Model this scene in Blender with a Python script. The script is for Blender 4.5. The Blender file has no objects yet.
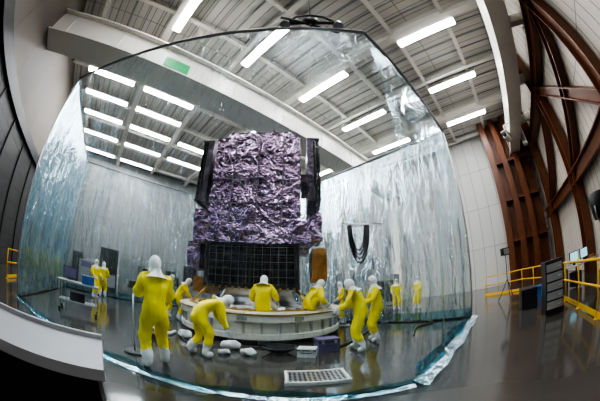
import bpy, bmesh, math, random
from mathutils import Vector, Matrix, noise
random.seed(7)
S2=math.sqrt(0.5)
def uv(u,v,z=0.0): return Vector(((u-v)*S2,(u+v)*S2,z))
RZ45=Matrix.Rotation(math.radians(45),4,'Z')
sc=bpy.context.scene
try: sc.view_settings.look='AgX - High Contrast'
except Exception as e: print(e)

# ------------------------------------------------------------ materials
def nodes(m):
    m.use_nodes=True
    nt=m.node_tree
    return nt,nt.nodes,nt.links
def pmat(name,c1,rough=.5,metal=0.,c2=None,scale=4.,bump=0.,bscale=30.,emit=None,estr=0.,spec=.5,detail=4):
    m=bpy.data.materials.new(name); nt,N,L=nodes(m)
    b=N['Principled BSDF']
    b.inputs['Roughness'].default_value=rough
    b.inputs['Metallic'].default_value=metal
    b.inputs['Specular IOR Level'].default_value=spec
    if c2 is None: c2=tuple(x*.85 for x in c1)
    tc=N.new('ShaderNodeTexCoord')
    nz=N.new('ShaderNodeTexNoise'); nz.inputs['Scale'].default_value=scale; nz.inputs['Detail'].default_value=detail
    L.new(tc.outputs['Object'],nz.inputs['Vector'])
    mx=N.new('ShaderNodeMix'); mx.data_type='RGBA'
    mx.inputs['A'].default_value=(*c1,1); mx.inputs['B'].default_value=(*c2,1)
    L.new(nz.outputs['Fac'],mx.inputs['Factor'])
    L.new(mx.outputs['Result'],b.inputs['Base Color'])
    if bump>0:
        n2=N.new('ShaderNodeTexNoise'); n2.inputs['Scale'].default_value=bscale; n2.inputs['Detail'].default_value=3
        L.new(tc.outputs['Object'],n2.inputs['Vector'])
        bp=N.new('ShaderNodeBump'); bp.inputs['Strength'].default_value=bump; bp.inputs['Distance'].default_value=.02
        L.new(n2.outputs['Fac'],bp.inputs['Height']); L.new(bp.outputs['Normal'],b.inputs['Normal'])
    if emit:
        b.inputs['Emission Color'].default_value=(*emit,1); b.inputs['Emission Strength'].default_value=estr
    return m
def panelmat(name,c1,c2,w,h,rough=.5,mortar=.012,axis='XZ',mc=None):
    m=bpy.data.materials.new(name); nt,N,L=nodes(m); b=N['Principled BSDF']
    b.inputs['Roughness'].default_value=rough
    tc=N.new('ShaderNodeTexCoord'); sp=N.new('ShaderNodeSeparateXYZ'); cb=N.new('ShaderNodeCombineXYZ')
    L.new(tc.outputs['Object'],sp.inputs[0])
    L.new(sp.outputs[axis[0]],cb.inputs['X']); L.new(sp.outputs[axis[1]],cb.inputs['Y'])
    br=N.new('ShaderNodeTexBrick'); br.offset=0.0
    br.inputs['Scale'].default_value=1; br.inputs['Brick Width'].default_value=w; br.inputs['Row Height'].default_value=h
    br.inputs['Mortar Size'].default_value=mortar; br.inputs['Mortar Smooth'].default_value=.2
    br.inputs['Color1'].default_value=(*c1,1); br.inputs['Color2'].default_value=(*c2,1)
    br.inputs['Mortar'].default_value=(*(mc or [x*.35 for x in c1]),1)
    L.new(cb.outputs[0],br.inputs['Vector'])
    L.new(br.outputs['Color'],b.inputs['Base Color'])
    bp=N.new('ShaderNodeBump'); bp.invert=True; bp.inputs['Distance'].default_value=.02
    L.new(br.outputs['Fac'],bp.inputs['Height']); L.new(bp.outputs['Normal'],b.inputs['Normal'])
    return m
M={}
M['floor']=pmat('floor_epoxy',(.045,.042,.038),.11,0,(.08,.074,.066),.6,.03,2,spec=.85)
M['ceil']=panelmat('ceiling_deck',(.60,.58,.54),(.55,.53,.49),.45,4.3,.6,.02,'XY')
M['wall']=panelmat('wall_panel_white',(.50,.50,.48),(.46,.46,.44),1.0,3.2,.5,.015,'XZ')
M['walld']=panelmat('wall_panel_dark_grey',(.19,.20,.20),(.16,.17,.17),1.0,3.2,.5,.015,'XZ')  # even dark grey panels of the far-left wall
M['wallr']=panelmat('wall_panel_beige',(.55,.50,.44),(.51,.465,.41),.5,6.4,.5,.02,'XZ')
M['walll2']=panelmat('wall_panel_taupe',(.10,.085,.07),(.09,.077,.064),2.4,12,.6,.012,'XZ')
M['walll3']=panelmat('wall_door_grey',(.04,.04,.04),(.035,.035,.035),2.4,.8,.5,.012,'YZ')
M['dark']=pmat('dark_paint',(.02,.02,.022),.5)
M['black']=pmat('black_rubber',(.012,.012,.013),.45)
M['white']=pmat('white_steel_paint',(.80,.78,.72),.4,0,(.72,.70,.65),2)
M['brown']=pmat('rust_brown_steel',(.17,.052,.014),.4,0,(.07,.025,.01),1.5,.1,8)
M['yellow']=pmat('safety_yellow',(.75,.46,.02),.4)
M['steel']=pmat('grey_steel',(.25,.26,.27),.35,.8)
M['alu']=pmat('aluminium',(.6,.6,.62),.3,.9)
M['brass']=pmat('brass_fitting',(.6,.42,.16),.3,.9)
M['tan']=pmat('tan_ring_deck',(.72,.62,.46),.4,0,(.60,.51,.37),3)
M['suit']=pmat('yellow_coverall',(1.0,.84,.015),.7,0,(.85,.68,.01),9,.9,9)
M['hood']=pmat('white_hood',(.85,.85,.85),.75,0,(.7,.71,.72),9,.5,12)
M['glove']=pmat('white_glove',(.78,.78,.8),.5)
M['skin']=pmat('skin',(.5,.28,.2),.5)
M['eye']=pmat('eye',(.03,.02,.02),.2)
M['lamp']=pmat('fluorescent_tube',(1,1,1),.5,0,(1,1,1),emit=(.97,.98,1.0),estr=60)
M['green']=pmat('green_sign',(.02,.35,.12),.5)
M['red']=pmat('red_mark',(.5,.03,.02),.5)
M['blue']=pmat('blue_plastic',(.03,.12,.35),.4)
M['purple']=pmat('lilac_plastic',(.16,.13,.25),.5)
M['grey']=pmat('grey_paint',(.3,.31,.32),.45)
M['lgrey']=pmat('light_grey_laminate',(.36,.37,.39),.4)
M['bag']=pmat('white_poly_bag',(.7,.72,.72),.35,0,(.6,.62,.62),8,.8,14)
M['orange']=pmat('kapton_amber',(.60,.30,.08),.3,.6,(.3,.12,.04),6,.6,15)
M['screen']=pmat('monitor_glow',(.1,.3,.35),.3,0,emit=(.3,.6,.7),estr=1.2)
def foil(name,c1,c2,rough):
    m=bpy.data.materials.new(name); nt,N,L=nodes(m); b=N['Principled BSDF']
    b.inputs['Metallic'].default_value=1; b.inputs['Roughness'].default_value=rough
    tc=N.new('ShaderNodeTexCoord')
    n=N.new('ShaderNodeTexNoise'); n.inputs['Scale'].default_value=1.6; n.inputs['Detail'].default_value=3
    L.new(tc.outputs['Object'],n.inputs['Vector']) 
    mv=N.new('ShaderNodeVectorMath'); mv.operation='MULTIPLY_ADD'; mv.inputs[1].default_value=(1.1,1.1,1.1)
    L.new(n.outputs['Color'],mv.inputs[0]); L.new(tc.outputs['Object'],mv.inputs[2])
    prev=None
    for sc_,dist in ((3.2,.055),(7.5,.022)):
        v=N.new('ShaderNodeTexVoronoi'); v.feature='F1'; v.distance='CHEBYCHEV'; v.inputs['Scale'].default_value=sc_
        L.new(mv.outputs[0],v.inputs['Vector'])
        bp=N.new('ShaderNodeBump'); bp.inputs['Strength'].default_value=1; bp.inputs['Distance'].default_value=dist
        L.new(v.outputs['Distance'],bp.inputs['Height'])
        if prev: L.new(prev.outputs['Normal'],bp.inputs['Normal'])
        prev=bp
    L.new(prev.outputs['Normal'],b.inputs['Normal'])
    mx=N.new('ShaderNodeMix'); mx.data_type='RGBA'; mx.inputs['A'].default_value=(*c1,1); mx.inputs['B'].default_value=(*c2,1)
    L.new(n.outputs['Fac'],mx.inputs['Factor']); L.new(mx.outputs['Result'],b.inputs['Base Color'])
    return m
M['mli']=foil('mli_foil_violet',(.48,.35,.48),(.20,.13,.22),.18)
M['mlid']=foil('mli_foil_dark',(.12,.10,.12),(.05,.04,.06),.3)
M['solar']=panelmat('solar_cells',(.010,.009,.013),(.016,.013,.018),.217,.2,.22,.012,'XZ',(.06,.05,.045))
def film(name,tint,haze,refl,hm=4.):
    m=bpy.data.materials.new(name); nt,N,L=nodes(m)
    for n in list(N): N.remove(n)
    out=N.new('ShaderNodeOutputMaterial'); tr=N.new('ShaderNodeBsdfTransparent'); tr.inputs[0].default_value=(*tint,1)
    gl=N.new('ShaderNodeBsdfGlossy'); gl.inputs['Roughness'].default_value=.025; gl.inputs[0].default_value=(.76,.92,1,1)
    df=N.new('ShaderNodeBsdfDiffuse'); df.inputs[0].default_value=(.5,.7,.8,1)
    lw=N.new('ShaderNodeLayerWeight'); lw.inputs['Blend'].default_value=refl
    tc=N.new('ShaderNodeTexCoord')
    mp=N.new('ShaderNodeMapping'); mp.inputs['Scale'].default_value=(2.2,2.2,.6)
    nz=N.new('ShaderNodeTexNoise'); nz.inputs['Scale'].default_value=1.6; nz.inputs['Detail'].default_value=5; nz.inputs['Distortion'].default_value=1.6
    L.new(tc.outputs['Object'],mp.inputs[0]); L.new(mp.outputs[0],nz.inputs['Vector'])
    bp=N.new('ShaderNodeBump'); bp.inputs['Strength'].default_value=.8; bp.inputs['Distance'].default_value=.14
    L.new(nz.outputs['Fac'],bp.inputs['Height'])
    L.new(bp.outputs['Normal'],gl.inputs['Normal']); L.new(bp.outputs['Normal'],lw.inputs['Normal'])
    n2=N.new('ShaderNodeTexNoise'); n2.inputs['Scale'].default_value=3.; n2.inputs['Detail'].default_value=5; n2.inputs['Distortion'].default_value=2.
    L.new(mp.outputs[0],n2.inputs['Vector'])
    mr=N.new('ShaderNodeMapRange'); mr.inputs['From Min'].default_value=.55; mr.inputs['From Max'].default_value=.78; mr.inputs['To Min'].default_value=haze*.2; mr.inputs['To Max'].default_value=haze*hm
    L.new(n2.outputs['Fac'],mr.inputs['Value'])
    m1=N.new('ShaderNodeMixShader'); L.new(mr.outputs[0],m1.inputs[0])
    L.new(tr.outputs[0],m1.inputs[1]); L.new(df.outputs[0],m1.inputs[2])
    m2=N.new('ShaderNodeMixShader'); L.new(lw.outputs['Fresnel'],m2.inputs[0])
    L.new(m1.outputs[0],m2.inputs[1]); L.new(gl.outputs[0],m2.inputs[2]); L.new(m2.outputs[0],out.inputs[0])
    return m
M['film']=film('clear_vinyl_film',(.93,.97,.98),.04,.37,6.)
M['hem']=film('vinyl_hem',(.30,.62,.72),.08,.42,3.)

# ------------------------------------------------------------ mesh builder
class MB:
    def __init__(s): s.v=[];s.f=[];s.m=[];s.sm=[];s.mats=[]
    def mi(s,k):
        m=M[k]
        if m not in s.mats: s.mats.append(m)
        return s.mats.index(m)
    def add(s,vs,fs,k,smooth=False):
        o=len(s.v); s.v+= [Vector(p) for p in vs]; i=s.mi(k)
        for f in fs: s.f.append([o+a for a in f]); s.m.append(i); s.sm.append(smooth)
    def box(s,c,d,k,rot=None):
        c=Vector(c); vs=[]
        for x in(-.5,.5):
            for y in(-.5,.5):
                for z in(-.5,.5):
                    p=Vector((x*d[0],y*d[1],z*d[2]))
                    if rot is not None: p=rot@p
                    vs.append(c+p)
        s.add(vs,[(0,1,3,2),(4,6,7,5),(0,4,5,1),(2,3,7,6),(0,2,6,4),(1,5,7,3)],k)
    def box2(s,a,b,k):
        s.box([(a[i]+b[i])/2 for i in range(3)],[abs(b[i]-a[i]) for i in range(3)],k)
    def beam(s,p0,p1,w,h,k):
        p0=Vector(p0);p1=Vector(p1);d=p1-p0;q=d.to_track_quat('X','Z').to_matrix()
        s.box((p0+p1)/2,(d.length,w,h),k,q)
    def ibeam(s,p0,p1,w,h,k,t=.03):
        p0=Vector(p0);p1=Vector(p1);d=p1-p0;q=d.to_track_quat('X','Z').to_matrix();c=(p0+p1)/2
        s.box(c,(d.length,t,h),k,q)
        s.box(c+q@Vector((0,0,h/2)),(d.length,w,t),k,q); s.box(c-q@Vector((0,0,h/2)),(d.length,w,t),k,q)
    def tube(s,pts,rad,k,seg=8,closed=False):
        pts=[Vector(p) for p in pts]; n=len(pts)
        if not hasattr(rad,'__len__'): rad=[rad]*n
        vs=[];fs=[];prev=None
        for i,p in enumerate(pts):
            if closed: d=pts[(i+1)%n]-pts[i-1]
            else: d=(pts[min(i+1,n-1)]-pts[max(i-1,0)])
            d.normalize()
            if prev is None:
                a=Vector((0,0,1)) if abs(d.z)<.9 else Vector((1,0,0))
                x=d.cross(a).normalized()
            else: x=(prev-d*prev.dot(d)).normalized()
            prev=x; y=d.cross(x)
            for j in range(seg):
                t=2*math.pi*j/seg; vs.append(p+(x*math.cos(t)+y*math.sin(t))*rad[i])
        m=n if closed else n-1
        for i in range(m):
            for j in range(seg):
                a=i*seg+j;b=i*seg+(j+1)%seg;c=((i+1)%n)*seg+(j+1)%seg;d_=((i+1)%n)*seg+j
                fs.append((a,b,c,d_))
        if not closed:
            fs.append(tuple(range(seg))[::-1]); fs.append(tuple((n-1)*seg+j for j in range(seg)))
        s.add(vs,fs,k,True)
    def sph(s,c,r,k,seg=14,rings=10,rot=None,keep=None,fn=None):
        c=Vector(c); vs=[];fs=[]
        for i in range(rings+1):
            ph=math.pi*i/rings
            for j in range(seg):
                t=2*math.pi*j/seg
                n=Vector((math.sin(ph)*math.cos(t),math.sin(ph)*math.sin(t),math.cos(ph)))
                p=Vector((n.x*r[0],n.y*r[1],n.z*r[2]))
                if fn: p=fn(p,n)
                if rot is not None: p=rot@p
                vs.append(c+p)
        for i in range(rings):
            for j in range(seg):
                if keep:
                    ph=math.pi*(i+.5)/rings;t=2*math.pi*(j+.5)/seg
                    if not keep(Vector((math.sin(ph)*math.cos(t),math.sin(ph)*math.sin(t),math.cos(ph)))): continue
                fs.append((i*seg+j,(i+1)*seg+j,(i+1)*seg+(j+1)%seg,i*seg+(j+1)%seg))
        s.add(vs,fs,k,True)
    def lathe(s,prof,c,k,seg=48,smooth=False,a0=0,a1=2*math.pi):
        c=Vector(c);vs=[];fs=[];n=len(prof)
        full=abs(a1-a0-2*math.pi)<1e-6; m=seg if full else seg+1
        for j in range(m):
            t=a0+(a1-a0)*j/seg
            for r,z in prof: vs.append(c+Vector((r*math.cos(t),r*math.sin(t),z)))
        for j in range(seg):
            j2=(j+1)%m
            for i in range(n-1): fs.append((j*n+i,j2*n+i,j2*n+i+1,j*n+i+1))
        s.add(vs,fs,k,smooth)
    def sheet(s,fn,nu,nv,k,smooth=True):
        vs=[fn(i/nu,j/nv) for i in range(nu+1) for j in range(nv+1)]
        fs=[(i*(nv+1)+j,(i+1)*(nv+1)+j,(i+1)*(nv+1)+j+1,i*(nv+1)+j+1) for i in range(nu) for j in range(nv)]
        s.add(vs,fs,k,smooth)
    def crinkle_box(s,a,b,k,step=.08,amp=1.,seed=0):
        a=Vector(a);b=Vector(b)
        def disp(p):
            q=Vector((p.x,p.y,p.z))+Vector((seed,seed*2,0))
            d=noise.noise_vector(q*1.6)*.05+noise.noise_vector(q*4.5)*.03+noise.noise_vector(q*10)*.012
            return p+d*amp
        ax=[(0,1,2),(1,2,0),(0,2,1)]
        for (i,j,kk) in ax:
            for side in (a,b):
                nu=max(1,int(abs(b[i]-a[i])/step)); nv=max(1,int(abs(b[j]-a[j])/step))
                def fn(x,y,i=i,j=j,kk=kk,side=side):
                    p=Vector((0,0,0)); p[i]=a[i]+(b[i]-a[i])*x; p[j]=a[j]+(b[j]-a[j])*y; p[kk]=side[kk]
                    return disp(p)
                s.sheet(fn,nu,nv,k,False)
    def build(s,name,parent=None,mw=None,bevel=0,loc=None):
        me=bpy.data.meshes.new(name)
        me.from_pydata([tuple(p) for p in s.v],[],s.f)
        for m in s.mats: me.materials.append(m)
        me.polygons.foreach_set('material_index',s.m); me.polygons.foreach_set('use_smooth',s.sm)
        me.validate(); me.update()
        o=bpy.data.objects.new(name,me); bpy.context.scene.collection.objects.link(o)
        if mw is not None: o.matrix_world=mw
        if parent: o.parent=parent
        if bevel>0:
            bm=o.modifiers.new('bevel','BEVEL'); bm.width=bevel; bm.segments=2; bm.limit_method='ANGLE'; bm.angle_limit=math.radians(50)
        return o
def empty(name,loc=(0,0,0)):
    o=bpy.data.objects.new(name,None); bpy.context.scene.collection.objects.link(o); o.location=loc; return o

# ------------------------------------------------------------ room (u,v frame = rotated 45 deg)
U0,U1,V0,V1,HC=-7.,21.,-5.6,27.,13.
b=MB(); b.box2((U0-.3,V0-.3,-.2),(U1+.3,V1+.3,0),'floor'); b.build('floor',mw=RZ45)
b=MB(); b.box2((U0-.3,V0-.3,HC),(U1+.3,V1+.3,HC+.2),'ceil'); b.build('ceiling',mw=RZ45)
def wall(name,c,ang,length,k,z0=0,z1=HC):
    b=MB(); b.box2((-length/2,-.1,0),(length/2,.1,z1-z0),k)
    p=uv(*c,z0); b.build(name,mw=Matrix.Translation(p)@Matrix.Rotation(math.radians(45+ang),4,'Z'))
wall('wall_right',((U0+U1)/2,V0-.1),0,U1-U0,'wallr')
wall('wall_back',(U1+.1,(V0+V1)/2),90,V1-V0,'wall')
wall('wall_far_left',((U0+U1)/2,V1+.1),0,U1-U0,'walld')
wall('wall_left',(U0-.1,(V0+V1)/2),90,V1-V0,'walll2')
b=MB(); b.box2((U0+.02,V0+.02,6.2),(U0+.35,V1-.02,6.75),'black'); b.build('trim_1',mw=RZ45)
b=MB(); b.box2((U0+.02,-4,0),(U0+.12,18,6.2),'walll3')
for i in range(10): b.box2((U0+.12,-4+i*2.4,0),(U0+.2,-3.9+i*2.4,6.2),'dark')
b.build('door_1',mw=RZ45)
# ceiling structure
b=MB()
for i in range(7):
    u=-5.2+i*4.3
    big=i%2==1
    b.ibeam((u,V0+.02,HC-.35 if big else HC-.22),(u,V1-.02,HC-.35 if big else HC-.22),.42 if big else .28,.62 if big else .38,'white')
for i in range(10):
    v=-2+i*3.1
    b.ibeam((U0+.02,v,HC-.17),(U1-.02,v,HC-.17),.22,.28,'white')
b.build('ceiling_beams',mw=RZ45)
b=MB()
for i in range(29):
    u=U0+.6+i*.95
    b.box2((u,V0+.02,HC-.07),(u+.06,V1-.02,HC-.002),'grey')
b.build('ceiling_deck_ribs',mw=RZ45)
# fluorescents
def fixture(b,u,v,along='v',L=1.75):
    def bx(da,db,la,lb,z0,z1,k):
        if along=='v': b.box2((u+da-la,v+db-lb,z0),(u+da+la,v+db+lb,z1),k)
        else: b.box2((u+db-lb,v+da-la,z0),(u+db+lb,v+da+la,z1),k)
    bx(0,0,.24,L,HC-.66,HC-.54,'white')
    for s in(-.11,.11): bx(s,0,.085,L-.04,HC-.71,HC-.661,'lamp')
    for s in(-1.3,1.3): bx(0,s,.012,.012,HC-.54,HC-.05,'steel')
b=MB()
for k in range(-1,5):
    for j in range(0,3):
        u=(.35+.40*k)*10.9; v=(-.06+.64*j)*10.9
        if u<U0+1 or u>U1-.5 or (j==2 and u<6): continue
        fixture(b,u,v)
for (u,v) in ((1.2,13.2),(-3.4,13.2),(1.2,15.6),(-3.4,15.6),(1.2,18.2),(-3.4,18.2),(5.8,18.2),(1.2,21.4),(-3.4,21.4),(5.8,21.4),(1.2,25),(-3.4,25),(10.4,21.4)):
    fixture(b,u,v,'u',1.9)  # added lamps standing in for lamp reflections in the front curtain
b.build('ceiling_fluorescent_lights',mw=RZ45)
# crane girder
b=MB(); b.box2((U0+.02,8.1,9.5),(U1-.02,9.1,10.9),'white')
for i in range(9): b.box2((U0+1+i*3.2,8.06,9.5),(U0+1.08+i*3.2,9.14,10.9),'white')
b.box2((U0+.02,7.85,9.42),(U1-.02,9.35,9.5),'white'); b.box2((U0+.02,7.85,10.9),(U1-.02,9.35,10.98),'white')
b.box2((-.2,8.03,9.7),(1.1,8.06,10.3),'green')
b.box2((U1-.6,8.2,0),(U1-.02,9.0,9.43),'white')
b.build('overhead_crane_girder',mw=RZ45,bevel=.01)
b=MB(); b.box2((U0+.02,-4.2,9.6),(U1-.02,-3.6,10.9),'white'); b.box2((U0+.02,-4.4,9.5),(U1-.02,-3.4,9.6),'white')
for i in range(7): b.box((U0+2+i*4.2,-4.9,10.2),(.3,1.38,.5),'white')
b.build('crane_runway_beam',mw=RZ45,bevel=.01)
# rust brown steel frame
b=MB()
b.box2((20.0,V0+.5,0),(20.6,-1.6,HC-.1),'brown')
for v in (-1.6,-2.7,-3.8): b.ibeam((19.6,v,0),(19.6,v,HC-.1),.5,.6,'brown',.05)
for z in (3.,6.,9.): b.box2((19.4,V0+.5,z),(19.9,-1.6,z+.25),'brown')
for u in (17.5,11.5,5.5):
    b.ibeam((u,V0+.35,0),(u,V0+.35,HC-.1),.5,.6,'brown',.05)
for z in (4.2,9.0): b.ibeam((U0+.05,V0+.35,z),(19.5,V0+.35,z),.4,.55,'brown',.05)
for a,c in (((17.5,4.2),(11.5,9)),((11.5,9),(5.5,4.2)),((11.5,4.2),(5.5,9))):
    b.ibeam((a[0],V0+.3,a[1]),(c[0],V0+.3,c[1]),.4,.4,'brown',.05)
b.build('brown_steel_frame',mw=RZ45)

# ------------------------------------------------------------ tent
TH=6.8
A=Vector((-7.1,2.95,0));B=Vector((1.5,3.0,0));C=uv(8.6,.85);D=uv(9.2,14.);E=uv(-2.4,14.)
tent=empty('cleanroom_tent')
cs=[A,B,C,D,E]
for si in range(5):
    p=cs[si];q=cs[(si+1)%5];L_=(q-p).length; d=(q-p)/L_; n=Vector((-d.y,d.x,0))
    def fn(x,y,p=p,d=d,n=n,L_=L_,si=si):
        s=x*L_; z=.04+y*(TH-.06); e=min(1,min(s,L_-s)/.4)*min(1,.25+(1-y)*3)
        lo=(1-y)
        w=(.05*math.sin(s*3.1+si)+.035*math.sin(s*7.3+2*si+z*.4))*(.35+.65*lo)+.07*noise.noise(Vector((s*.8,z*.5,si*9)))+.03*noise.noise(Vector((s*4,z*1.2,si*5)))
        return p+d*s+n*w*e+Vector((0,0,z))
    b=MB(); b.sheet(fn,int(L_/.09),36,'film'); b.build('curtain_%d'%(si+1),tent)
    b=MB()
    hh=.012 if si==0 else .045
    def fn2(x,y,fn=fn,n=n): return fn(x,y*hh)-n*.02
    b.sheet(fn2,int(L_/.2),2,'hem')
    if si in(0,1):   # film gathered on the floor along the foot of the curtain
        wd=.24 if si==1 else .10
        def fn3(x,y,p=p,d=d,n=n,L_=L_,wd=wd):
            s=x*L_; q_=p+d*s-n*(y*wd*(1+.5*noise.noise(Vector((s*1.5,1,si)))))
            q_.z=.012+.07*abs(noise.noise(Vector((s*5,y*3,si))))*(1-abs(2*y-1))+.10*(1-y)**2*wd*3
            return q_
        b.sheet(fn3,int(L_/.05),6,'hem')
    b.build('hem_%d'%(si+1),tent)
    b=MB()
    b.tube([p+Vector((0,0,TH)),q+Vector((0,0,TH))],.045,'steel',8)
    if si!=1: b.tube([p+Vector((0,0,.0)),p+Vector((0,0,TH))],.025,'alu',8)
    b.tube([p+Vector((0,0,.03)),q+Vector((0,0,.03))],.02 if si==0 else .035,'dark',6)
    b.build('frame_%d'%(si+1),tent)

# ------------------------------------------------------------ satellite
sat=empty('satellite',(-1.45,8.6,0))
def SB(b,name,bevel=0): 
    o=b.build(name,sat,bevel=bevel); return o
b=MB()
b.crinkle_box((-1.5,-1.35,3.3),(1.45,1.35,6.6),'mli',.1,1,1)
b.crinkle_box((-1.25,-1.1,6.5),(1.2,1.1,6.95),'mli',.1,1,4)
SB(b,'upper_body')
b=MB()
def seam(pts): b.tube(pts,.022,'mlid',5)
for x in (-.75,.1,.9): seam([(x+.03*math.sin(3*z+x),-1.42,3.4+.2*z) for z in range(16)])
for z in (4.1,4.9,5.8): seam([(-1.5+.2*i,-1.42,z+.04*math.sin(i)) for i in range(15)])
SB(b,'blanket_seams')
b=MB()
b.crinkle_box((-1.75,-1.45,2.8),(1.75,1.45,3.5),'mli',.1,1.5,2)
SB(b,'skirt')
b=MB()
b.box((0,0,2.15),(2.85,2.7,1.33),'mlid')
b.box((0,-1.37,2.15),(2.6,.06,1.2),'solar')
for x in(-1.4,1.4,0): b.box((x,-1.39,2.15),(.07,.1,1.35),'dark')
for z in(1.5,2.8): b.box((0,-1.39,z),(2.9,.1,.08),'dark')
for i in range(12): b.box((-1.3+i*.2365,-1.41,2.15),(.012,.02,1.2),'steel')
for i in range(6): b.box((0,-1.41,1.6+i*.22),(2.6,.02,.012),'steel')
for i in range(14): b.box((-1.3+i*.2,-1.45,1.46),(.06,.05,.09),'brass')
SB(b,'lower_equipment_bay')
b=MB()
for s in(-1,1):
    b.box((s*1.8,-.1,5.4),(.22,2.3,2.4),'mlid'); b.box((s*1.98,-.1,5.4),(.06,2.3,2.4),'solar'); b.box((s*2.09,-.1,5.4),(.06,2.2,2.3),'solar')
    b.box((s*1.58,-.5,5.0),(.2,1.0,.5),'mlid')
    for z in (4.25,6.55): b.box((s*1.98,-.1,z),(.3,2.34,.06),'dark')
SB(b,'stowed_solar_array')
b=MB()
b.crinkle_box((1.8,-1.2,1.7),(2.25,.6,2.7),'orange',.1,.8,3)
b.crinkle_box((1.75,-.9,3.0),(2.15,.4,3.9),'mli',.1,1,8)
b.crinkle_box((-2.25,-1.0,2.0),(-1.8,.6,2.9),'mli',.1,1,5)
b.crinkle_box((-2.15,-1.0,2.9),(-1.7,.6,4.0),'mli',.1,1,11)
b.crinkle_box((-2.0,-.9,1.2),(-1.5,.3,1.7),'orange',.1,.8,9)
b.tube([(1.9,-1.2,3.3),(2.2,-1.3,3.0),(2.25,-1.3,2.4)],.03,'alu')
for s in (-1,1):
    b.tube([(s*1.3,-1.2,1.5),(s*1.75,-1.5,.95)],.05,'brass'); b.tube([(s*1.3,1.2,1.5),(s*1.75,1.5,.95)],.05,'brass')
    b.tube([(s*.7,-1.35,1.5),(s*.9,-1.6,.95)],.035,'alu')
SB(b,'side_radiators')
b=MB()
b.box((0,0,6.98),(2.3,2.1,.08),'dark')
b.lathe([(0,7.0),(.55,7.0),(.55,7.1),(.45,7.16),(0,7.16)],(-.2,0,0),'mlid',24)
b.lathe([(.0,7.0),(.25,7.0),(.25,7.2),(0,7.2)],(.8,-.4,0),'mlid',16)
for x in(-1.1,-.5,.5,1.1): b.tube([(x,-1,6.95),(x,-1,7.12)],.05,'dark')
SB(b,'top_sensors')
b=MB()
b.lathe([(1.25,1.5),(1.3,1.42),(1.15,1.38),(1.35,.95),(1.5,.9),(1.5,.96)],(0,0,0),'alu',48,True)
SB(b,'payload_adapter')
# stand ring
b=MB()
cx,cy=-1.4,8.8
b.lathe([(2.75,.86),(2.77,.80),(2.77,.62),(2.62,.60),(2.62,.30),(2.72,.28),(2.72,.14),(1.9,.14),(1.9,.5),(1.4,.5),(1.4,.86)],(cx,cy,0),'white',72)
b.lathe([(1.4,.86),(2.4,.88),(2.75,.86)],(cx,cy,0),'tan',72)
b.lathe([(2.4,.882),(2.4,.92),(2.46,.92),(2.46,.878)],(cx,cy,0),'brass',72)
b.lathe([(2.775,.83),(2.80,.83),(2.80,.79),(2.775,.79)],(cx,cy,0),'brass',72)
for i in range(36):
    t=2*math.pi*i/36; r=Matrix.Rotation(t,3,'Z')
    b.box(Vector((cx,cy,.45))+r@Vector((2.64,0,0)),(.08,.06,.3),'alu',r)
    b.box(Vector((cx,cy,.9))+r@Vector((2.1,0,0)),(.1,.1,.05),'brass',r)
    if i%3==0: b.box(Vector((cx,cy,.71))+r@Vector((2.78,0,0)),(.03,.25,.1),'grey',r)
for i in range(8):
    t=2*math.pi*i/8+.2; r=Matrix.Rotation(t,3,'Z')
    b.box(Vector((cx,cy,.08))+r@Vector((2.4,0,0)),(.4,.3,.16),'grey',r)
b.lathe([(1.55,.86),(1.55,.95),(1.8,.95),(1.85,.87)],(cx,cy,0),'alu',64)
b.build('assembly_ring_stand')

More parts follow.
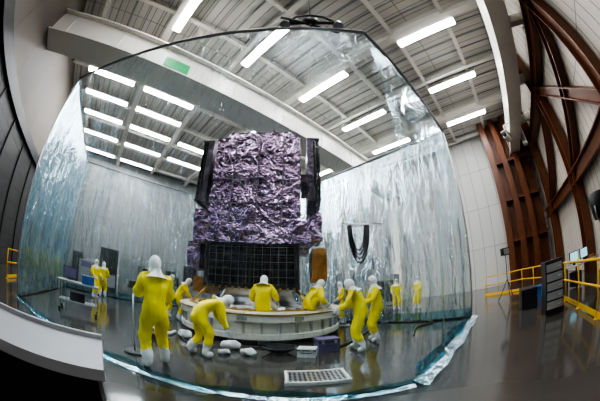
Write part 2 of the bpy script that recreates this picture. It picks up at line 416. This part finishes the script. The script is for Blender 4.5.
# ------------------------------------------------------------ technicians
def ik(a,t,l1,l2,hint):
    d=t-a; L=max(.05,min(d.length,.995*(l1+l2))); dr=d.normalized()
    x=(l1*l1-l2*l2+L*L)/(2*L); h=math.sqrt(max(1e-6,l1*l1-x*x))
    hp=(hint-dr*hint.dot(dr)).normalized()
    return a+dr*x+hp*h, a+dr*L
def segdist(p,a,b):
    ab=b-a; t=max(0,min(1,(p-a).dot(ab)/ab.length_squared)); return (p-a-ab*t).length,t
def technician(loc,yaw,hipz=.93,lean=5,headlean=None,headyaw=0,hands=((-.25,.3,1.0),(.25,.3,1.0)),feet=((-.13,0,0),(.13,.05,0)),scale=1.,roll=0):
    V=Vector; ln=math.radians(lean); hl=math.radians(headlean if headlean is not None else lean*1.1)
    pel=V((0,0,hipz)); d1=V((roll,math.sin(ln*.8),math.cos(ln*.8))).normalized(); d2=V((roll,math.sin(ln*1.15),math.cos(ln*1.15))).normalized()
    waist=pel+d1*.2; chest=waist+d2*.22; neck=chest+d2*.12; dh=V((roll,math.sin(hl),math.cos(hl))).normalized(); head=neck+dh*.17
    verts=[pel,waist,chest,neck,neck+dh*.12]; rad=[.19,.18,.20,.08,.06]; edges=[(0,1),(1,2),(2,3),(3,4)]
    segs=[(pel,waist,0,0),(waist,chest,0,0),(chest,neck,0,0),(neck,head,1,0)]
    wr=[]
    for si,s in enumerate((-1,1)):
        sh=chest+V((s*.20,0,0))+d2*.05
        el,w=ik(sh,V(hands[si]),.29,.25,V((s*.5,-.6,-.6)))
        i=len(verts); verts+=[sh,el,w]; rad+=[.105,.085,.055]; edges+=[(2,i),(i,i+1),(i+1,i+2)]
        segs+=[(chest,sh,0,0),(sh,el,0,0),(el,w,3,0)]; wr.append((el,w,s))
    for si,s in enumerate((-1,1)):
        hp=pel+V((s*.105,0,-.05)); ft=V(feet[si])+V((0,0,.085))
        kn,an=ik(hp,ft,.43,.43,V((s*.15,1,.1)))
        toe=an+V((s*.04,.16,-.035)) 
        i=len(verts); verts+=[hp,kn,an,toe]; rad+=[.145,.11,.085,.055]; edges+=[(0,i),(i,i+1),(i+1,i+2),(i+2,i+3)]
        segs+=[(hp,kn,0,0),(kn,an,4,0),(an,toe,2,0)]
    me=bpy.data.meshes.new('t'); me.from_pydata([tuple(v) for v in verts],edges,[])
    o=bpy.data.objects.new('t',me); bpy.context.scene.collection.objects.link(o)
    sk=o.modifiers.new('s','SKIN'); ss=o.modifiers.new('d','SUBSURF'); ss.levels=2; ss.render_levels=2
    for i,sv in enumerate(me.skin_vertices[0].data):
        sv.radius=(rad[i],rad[i]*(.85 if i<3 else 1)); sv.use_root=(i==0)
    bpy.context.view_layer.update(); dg=bpy.context.evaluated_depsgraph_get()
    ev=bpy.data.meshes.new_from_object(o.evaluated_get(dg))
    b=MB(); ks=['suit','hood','glove']
    vs=[]
    for v in ev.vertices:   # baggy cloth folds
        q=v.co*7+V((loc[0],loc[1],0)); vs.append(v.co+v.normal*(.03*noise.noise(q)+.015*noise.noise(q*2.3)))
    groups={k:[] for k in ks}
    for p in ev.polygons:
        c=p.center; best=min(((segdist(c,s[0],s[1]),s) for s in segs),key=lambda q:q[0][0])
        (dist,t),sg=best; k='suit'
        if sg[2]==1 and t>.15: k='hood'
        if sg[2]==2: k='hood'
        if sg[2]==4 and t>.5: k='hood'
        if sg[2]==3 and t>.8: k='glove'
        groups[k].append(tuple(p.vertices))
    o0=len(b.v); b.v+=vs
    for k in ks:
        mi=b.mi(k)
        for f in groups[k]: b.f.append([o0+a for a in f]); b.m.append(mi); b.sm.append(True)
    bpy.data.objects.remove(o); bpy.data.meshes.remove(ev)
    for (el,w,s) in wr:
        d=(w-el).normalized(); side=V((-s,0,0)); side=(side-d*side.dot(d)).normalized(); up=d.cross(side)*(1 if s<0 else -1)
        R=Matrix((side,up,d)).transposed()
        pc=w+d*.055
        b.sph(pc,(.022,.042,.055),'glove',8,6,R)
        lens=(.062,.075,.08,.072)
        for fi in range(4):
            off=(-.030+.02*fi)
            base=pc+up*off+d*.03
            L=lens[fi]
            pts=[base,base+d*L*.45+side*.006,base+d*L*.75+side*.022,base+d*L*.9+side*.045]
            b.tube(pts,[.011,.010,.009,.006],'glove',6)
        tb=w+d*.03+up*.032
        b.tube([tb,tb+up*.03+d*.02+side*.012,tb+up*.036+d*.05+side*.025],[.013,.011,.007],'glove',6)
    hy=math.radians(headyaw)
    Rh=Matrix.Rotation(hy,3,'Z')@Matrix.Rotation(-hl*.9,3,'X')
    def face(p,n):
        if n.z<-.2: p.x*=1-.25*(-n.z); p.y*=1-.05*(-n.z)
        return p
    b.sph(head,(.078,.098,.118),'skin',16,12,Rh,fn=face)
    b.tube([head+Rh@V((0,.09,.02)),head+Rh@V((0,.115,-.02)),head+Rh@V((0,.10,-.035))],[.01,.016,.01],'skin',6)
    for s in(-1,1): b.sph(head+Rh@V((s*.03,.088,.015)),(.012,.009,.009),'eye',8,6,Rh)
    b.sph(head+Rh@V((0,.014,-.045)),(.074,.108,.068),'glove',14,10,Rh,keep=lambda n:n.y>.1)
    b.sph(head+Rh@V((0,-.006,.006)),(.105,.122,.142),'hood',18,14,Rh,keep=lambda n:not(n.y>.72 and -.5<n.z<.42))
    q=[]
    nrm=dh
    for t,r in((.10,.095),(.03,.115),(-.04,.17),(-.09,.215)): q.append((t,r))
    seg=16; x=V((1,0,0)); y=nrm.cross(x).normalized(); vs=[];fs=[]
    for t,r in q:
        for j in range(seg):
            a=2*math.pi*j/seg; vs.append(neck+nrm*t+x*math.cos(a)*r*1.05+y*math.sin(a)*r*.86)
    for i in range(3):
        for j in range(seg): fs.append((i*seg+j,(i+1)*seg+j,(i+1)*seg+(j+1)%seg,i*seg+(j+1)%seg))
    b.add(vs,fs,'hood',True)
    mw=Matrix.Translation(Vector(loc))@Matrix.Rotation(math.radians(yaw),4,'Z')@Matrix.Scale(scale,4)
    return b.build('technician',mw=mw)
technician((-2.2,3.4,0),50,lean=8,headlean=20,headyaw=-20,hands=((-.15,.45,1.15),(.22,.35,1.05)),feet=((-.16,-.05,0),(.17,.12,0)),scale=1.05)
technician((-1.98,4.6,0),-55,hipz=.9,lean=62,headlean=75,hands=((-.15,.65,.55),(.2,.6,.5)),feet=((-.16,-.15,0),(.16,.1,0)))
technician((-.95,6.4,.87),0,hipz=.16,lean=14,headlean=40,hands=((-.3,.4,.25),(.3,.4,.3)),feet=((-.25,.5,0),(.25,.5,0)),scale=1.03)
technician((.25,6.95,.87),-60,hipz=.16,lean=30,headlean=40,hands=((-.2,.5,.25),(.3,.4,.2)),feet=((-.2,.5,0),(.2,.45,0)))
technician((1.36,5.5,0),65,lean=20,headlean=35,hands=((-.2,.5,1.0),(.2,.5,1.0)),feet=((-.13,-.1,0),(.15,.15,0)),scale=.99)
technician((1.98,6.3,0),80,lean=8,headlean=15,hands=((-.2,.4,1.1),(.2,.4,1.0)))
technician((-4.4,8.4,0),-60,lean=30,headlean=45,hands=((-.2,.5,.9),(.2,.5,.9)))
technician((-5.2,8.8,0),-40,lean=20,headlean=25)
technician((1.8,10.2,0),90,lean=15)
technician((5.3,13.2,0),160,lean=3)
technician((6.3,12.4,0),100,lean=5)
technician((-9.1,8.3,0),-90,lean=5)
technician((-9.6,9.4,0),40,lean=5)
b=MB()
b.tube([(0,0,.03),(0,0,1.25)],.02,'alu',8); b.lathe([(0,0),(.22,0),(.22,.03),(0,.03)],(0,0,0),'dark',20)
b.box((0,0,1.3),(.2,.14,.13),'dark'); b.tube([(0,-.06,1.3),(0,-.18,1.3)],.05,'dark',12); b.box((.13,0,1.33),(.03,.12,.1),'grey')
b.build('camera_on_monopod',mw=Matrix.Translation((-2.95,3.75,0))@Matrix.Rotation(math.radians(-120),4,'Z'))

# ------------------------------------------------------------ floor props
b=MB()
for i in range(6):
    r=.16+.03*i
    b.tube([( -.45+r*1.2*math.cos(t*.3927),5.5+r*math.sin(t*.3927),.03+.022*i) for t in range(16)],.018,'black',6,True)
b.build('coiled_cable')
def bag(x,y,l,w,h,rot):
    b=MB(); R=Matrix.Rotation(math.radians(rot),3,'Z')
    def fn(p,n): return p+noise.noise_vector(p*9+Vector((x,y,0)))*.06
    b.sph((x,y,h/2),(l/2,w/2,h/2),'bag',20,12,R,fn=fn); return b.build('poly_bag')
bag(-1.55,5.5,.5,.25,.2,10); bag(-1.05,5.1,.36,.2,.16,-20); bag(-1.55,5.0,.28,.2,.12,40); bag(-2.9,5.9,.4,.25,.2,0)
def case(name,x,y,dx,dy,dz,rot,k,z=0):
    b=MB(); b.box((0,0,dz*.4),(dx,dy,dz*.8),k); b.box((0,0,dz*.9),(dx*1.02,dy*1.02,dz*.2),k)
    b.box((0,0,dz*.79),(dx*1.03,dy*1.03,.02),'dark')
    for s in(-1,1): b.box((s*dx*.3,-dy*.52,dz*.78),(.06,.02,.08),'alu')
    b.tube([(-.1,-dy*.52,dz*.5),(-.1,-dy*.52-.04,dz*.55),(.1,-dy*.52-.04,dz*.55),(.1,-dy*.52,dz*.5)],.01,'dark',6)
    return b.build(name,mw=Matrix.Translation((x,y,z))@Matrix.Rotation(math.radians(rot),4,'Z'),bevel=.012)
case('instrument_case',.6,5.7,.5,.35,.32,15,'purple')
case('test_box',.15,5.25,.38,.28,.2,-10,'bag')
case('tool_case',-3.35,5.3,.4,.3,.2,30,'dark')
def hose(name,pts,r,k):
    b=MB(); P=[Vector(p) for p in pts]; Q=[]
    for i in range(len(P)-1):
        p0=P[max(i-1,0)];p1=P[i];p2=P[i+1];p3=P[min(i+2,len(P)-1)]
        for j in range(6):
            t=j/6; Q.append(.5*((2*p1)+(p2-p0)*t+(2*p0-5*p1+4*p2-p3)*t*t+(3*p1-p0-3*p2+p3)*t**3))
    Q.append(P[-1]); b.tube(Q,r,k,6); return b.build(name)
hose('floor_cable',[(-.05,5.85,.03),(.2,5.55,.03),(.95,6.0,.03),(1.8,7.2,.03),(2.6,8.8,.03)],.025,'black')
hose('floor_cable',[(-3.3,6.3,.03),(-2.5,5.4,.03),(-1.2,5.78,.03),(-.75,5.82,.03)],.02,'black')
hose('purge_hose',[(-4.9,7.6,.05),(-4.4,6.3,.05),(-3.4,5.8,.05),(-3.35,6.2,.05)],.045,'bag')
hose('floor_cable',[(3.0,6.2,.03),(3.6,7.2,.03),(4.4,7.6,.03),(4.0,9.0,.03)],.025,'black')
b=MB()
b.box((0,0,.03),(.95,.55,.03),'alu')
for s in(-1,1): b.box((s*.46,0,.03),(.04,.6,.06),'white'); b.box((0,s*.27,.03),(.98,.04,.06),'white')
for i in range(12):
    for j in range(6): b.box((-.4+i*.073,-.2+j*.08,.047),(.035,.035,.008),'dark')
b.build('perforated_floor_plate',mw=Matrix.Translation((.25,3.8,0))@Matrix.Rotation(math.radians(4),4,'Z'))
# foreground console (aligned with the building)
b=MB()
b.box((0,0,.32),(2.96,.75,.64),'black'); b.box((0,-.02,.70),(3.1,.88,.10),'lgrey')
b.box((0,.4,.77),(3.1,.05,.06),'lgrey')
b.lathe([(0,.751),(.04,.751),(.04,.76),(0,.76)],(-.75,-.1,0),'red',16)
for s in(-1,1):
    for t in(-1,1): b.box((s*1.3,t*.3,.02),(.08,.08,.04),'steel')
b.build('equipment_console',mw=Matrix.Translation(uv(-1.6,2.26))@Matrix.Rotation(math.radians(45),4,'Z'),bevel=.02)
# cart inside left
b=MB()
b.box((0,0,.85),(1.4,.6,.05),'grey'); b.box((0,0,.3),(1.3,.55,.04),'grey')
for s in(-1,1):
    for t in(-1,1): b.tube([(s*.62,t*.25,.06),(s*.62,t*.25,.85)],.02,'alu',6); b.sph((s*.62,t*.25,.05),(.05,.03,.05),'black',8,6)
b.box((-.3,.1,1.1),(.5,.05,.34),'dark'); b.box((-.3,.07,1.1),(.44,.01,.28),'purple'); b.box((-.3,.12,.92),(.08,.05,.12),'dark')
b.box((.35,0,1.0),(.4,.4,.26),'blue'); b.box((0,0,.45),(.5,.4,.26),'dark')
b.build('equipment_cart',mw=Matrix.Translation((-6.2,4.9,0))@Matrix.Rotation(math.radians(45),4,'Z'),bevel=.005)
# railings
def rail(pts,h=1.07):
    b=MB(); P=[uv(*p) for p in pts]
    for z in(h,h*.55): b.tube([p+Vector((0,0,z)) for p in P],.028,'yellow',8)
    for p,q in zip(P,P[1:]):
        n=max(1,int((q-p).length/1.4))
        for i in range(n+1):
            c=p+(q-p)*i/n; b.tube([c,c+Vector((0,0,h))],.025,'yellow',8); b.box(c+Vector((0,0,.01)),(.12,.12,.02),'yellow')
        b.beam(p+Vector((0,0,.08)),q+Vector((0,0,.08)),.015,.12,'yellow')
    return b.build('safety_railing')
rail([(3.2,-2.3),(10.4,-2.5)]); rail([(10.6,-2.5),(13.5,-1.6),(15,.6)]); rail([(-4.5,9.5),(-4.5,13)])
# tripod work light
b=MB()
for i in range(3):
    t=2*math.pi*i/3; b.tube([(.45*math.cos(t),.45*math.sin(t),.02),(0,0,.9)],.018,'black',6)
b.tube([(0,0,.85),(0,0,2.0)],.018,'black',6); b.box((0,0,2.05),(.45,.18,.3),'dark'); b.box((0,-.1,2.05),(.38,.02,.24),'alu'); b.tube([(-.26,0,1.9),(.26,0,1.9)],.012,'alu',6)
b.build('tripod_work_light',mw=Matrix.Translation(uv(11.2,-.6)))
case('equipment_trunk',*uv(8.4,-1.2)[:2],.9,.55,.62,45,'dark')
case('tool_case',*uv(10.2,-1.9)[:2],.6,.4,.4,30,'blue')
b=MB()
b.box((0,0,.65),(.55,.6,1.3),'dark')
for i in range(5): b.box((0,-.31,.25+i*.22),(.48,.02,.18),'grey'); b.box((.15,-.325,.25+i*.22),(.1,.01,.03),'alu')
for s in(-1,1): b.sph((s*.2,0,.04),(.04,.03,.04),'black',8,6)
b.build('electronics_rack',mw=Matrix.Translation(uv(6.6,-1.7))@Matrix.Rotation(math.radians(-45),4,'Z'),bevel=.01)
b=MB()
b.box((0,0,.74),(1.6,.7,.04),'lgrey')
for s in(-1,1):
    for t in(-1,1): b.box((s*.75,t*.3,.36),(.05,.05,.72),'dark')
for x,k in((-.4,'screen'),(.3,'screen')): b.box((x,.15,1.05),(.55,.05,.36),'dark'); b.box((x,.12,1.05),(.5,.01,.31),k); b.box((x,.15,.82),(.08,.08,.14),'dark')
b.box((0,-.15,.775),(.5,.18,.03),'dark'); b.box((.6,-.1,.82),(.2,.25,.12),'orange'); b.box((-.5,0,.3),(.3,.5,.5),'dark')
b.build('computer_workstation',mw=Matrix.Translation(uv(9.4,-3.9))@Matrix.Rotation(math.radians(-20),4,'Z'),bevel=.006)
# floodlight at right
b=MB()
for i in range(3):
    t=2*math.pi*i/3+.4; b.tube([(.4*math.cos(t),.4*math.sin(t),.02),(0,0,.7)],.02,'black',6)
b.tube([(0,0,.65),(0,0,1.75)],.022,'black',8)
b.lathe([(0,-.28),(.14,-.28),(.2,-.1),(.24,.25),(.2,.27),(0,.2)],(0,0,2.05),'black',20,True)
b.tube([(-.25,0,2.05),(-.25,0,1.8),(0,0,1.72),(.25,0,1.8),(.25,0,2.05)],.02,'steel',6)
b.build('floodlight_stand',mw=Matrix.Translation(uv(5.5,-3.0)))
# hanging cables loops in tent
b=MB()
for i in range(4):
    x0=1.95-.03*i; w=.28+.05*i; dp=1.0+.16*i
    b.tube([(x0+w*2*(t/16),9.2+.05*i,3.9-dp*max(0,math.sin(math.pi*t/16))**.5) for t in range(17)],.035,'black',8)
b.tube([(1.6,9.3,3.95),(3.3,9.3,3.95)],.035,'alu',8)
b.tube([(1.65,9.3,3.95),(1.65,9.3,0)],.03,'alu',8); b.tube([(3.25,9.3,3.95),(3.25,9.3,0)],.03,'alu',8)
for x in(1.65,3.25): b.box((x,9.3,.02),(.4,.5,.04),'steel')
b.build('hanging_cable_loops')
# hoist bracket resting on the tent edge, cable to the ceiling
b=MB()
b.tube([(-.7,0,0),(.75,0,.1)],.05,'dark'); b.sph((0,0,.14),(.2,.12,.18),'dark',12,8)
b.tube([(-.55,0,.02),(-.35,0,.4),(0,0,.5),(.35,0,.4),(.6,0,.1)],.035,'black'); b.tube([(0,0,.2),(0,0,5.85)],.018,'steel',6)
for s in(-.6,.65): b.lathe([(0,-.1),(.13,-.1),(.08,.08),(0,.08)],(s,0,.03),'steel',12)
b.beam((-.7,-.2,0),(.7,.25,0),.05,.05,'dark')
b.tube([(0,0,0),(0,0,-.2)],.025,'dark')
b.build('lifting_bracket',mw=Matrix.Translation((.25,2.98,7.05)))
# cctv
b=MB(); b.box((0,0,0),(.5,.2,.2),'white'); b.tube([(.25,0,0),(.36,0,0)],.08,'dark',12); b.tube([(-.1,0,.1),(-.1,0,.5),(-.1,.3,.5)],.03,'white',8); b.box((0,0,.13),(.6,.26,.03),'white')
b.build('security_camera',mw=Matrix.Translation(uv(15,-2.9,8.8))@Matrix.Rotation(math.radians(-160),4,'Z')@Matrix.Scale(1.8,4))
# background racks/doors
b=MB()
for i in range(7): b.box2((-4+i*3.6,V1-.15,0),(-2.8+i*3.6,V1-.02,2.4),'dark'); b.box2((-2.4+i*3.6,V1-.6,0),(-1.0+i*3.6,V1-.02,2.0),'grey')
b.build('storage_lockers',mw=RZ45)
b=MB()
for i in range(8):
    u=-2+i*1.5; h=1.7+.35*((i*3)%4)
    b.box2((u,17,0.05),(u+1.3,18,h),('grey','dark','grey')[i%3])
    b.box2((u+.1,16.97,.3),(u+1.2,17,1.1),'grey'); b.box2((u+.15,16.97,1.25),(u+1.15,17,h-.1),('purple','dark','grey','dark')[i%4])
b.build('support_equipment_racks',mw=RZ45)
b=MB()
for i in range(4):
    b.box2((16,7+i*1.7,0.05),(17,8.4+i*1.7,2.2+.5*(i%2)),'grey'); b.box2((15.97,7.1+i*1.7,.3),(16,8.3+i*1.7,1.8),('dark','lgrey')[i%2])
b.build('support_equipment_racks',mw=RZ45)
b=MB(); b.box2((U1-.08,9.5,0),(U1-.01,13,4.2),'grey'); b.box2((U1-.1,11.2,0),(U1-.085,11.3,4.2),'dark'); b.build('door_2',mw=RZ45)

# ------------------------------------------------------------ camera
cd=bpy.data.cameras.new('camera'); cam=bpy.data.objects.new('camera',cd); bpy.context.scene.collection.objects.link(cam)
cam.location=(0,0,1.5); cam.rotation_euler=(math.radians(90+20.3),0,0)
cd.type='PANO'; cd.sensor_width=36
try:
    cd.cycles.panorama_type='FISHEYE_EQUISOLID'; cd.cycles.fisheye_lens=15.0; cd.cycles.fisheye_fov=math.radians(200)
except Exception as e:
    cd.panorama_type='FISHEYE_EQUISOLID'; cd.fisheye_lens=15.0; cd.fisheye_fov=math.radians(200)
bpy.context.scene.camera=cam
w=bpy.data.worlds.new('world'); bpy.context.scene.world=w; w.use_nodes=True
w.node_tree.nodes['Background'].inputs[0].default_value=(.5,.55,.6,1); w.node_tree.nodes['Background'].inputs[1].default_value=.3
# align the building with the world axes
bpy.context.view_layer.update()
R=Matrix.Rotation(math.radians(-45),4,'Z')
for o in list(bpy.context.scene.objects):
    if o.parent: 
        if o.parent.name=='cleanroom_tent': o.data.transform(R)
        continue
    if o.name=='cleanroom_tent': continue
    if o.type=='MESH' and all(abs(o.matrix_world[i][j]-(1 if i==j else 0))<1e-6 for i in range(4) for j in range(4)): o.data.transform(R)
    else: o.matrix_world=R@o.matrix_world
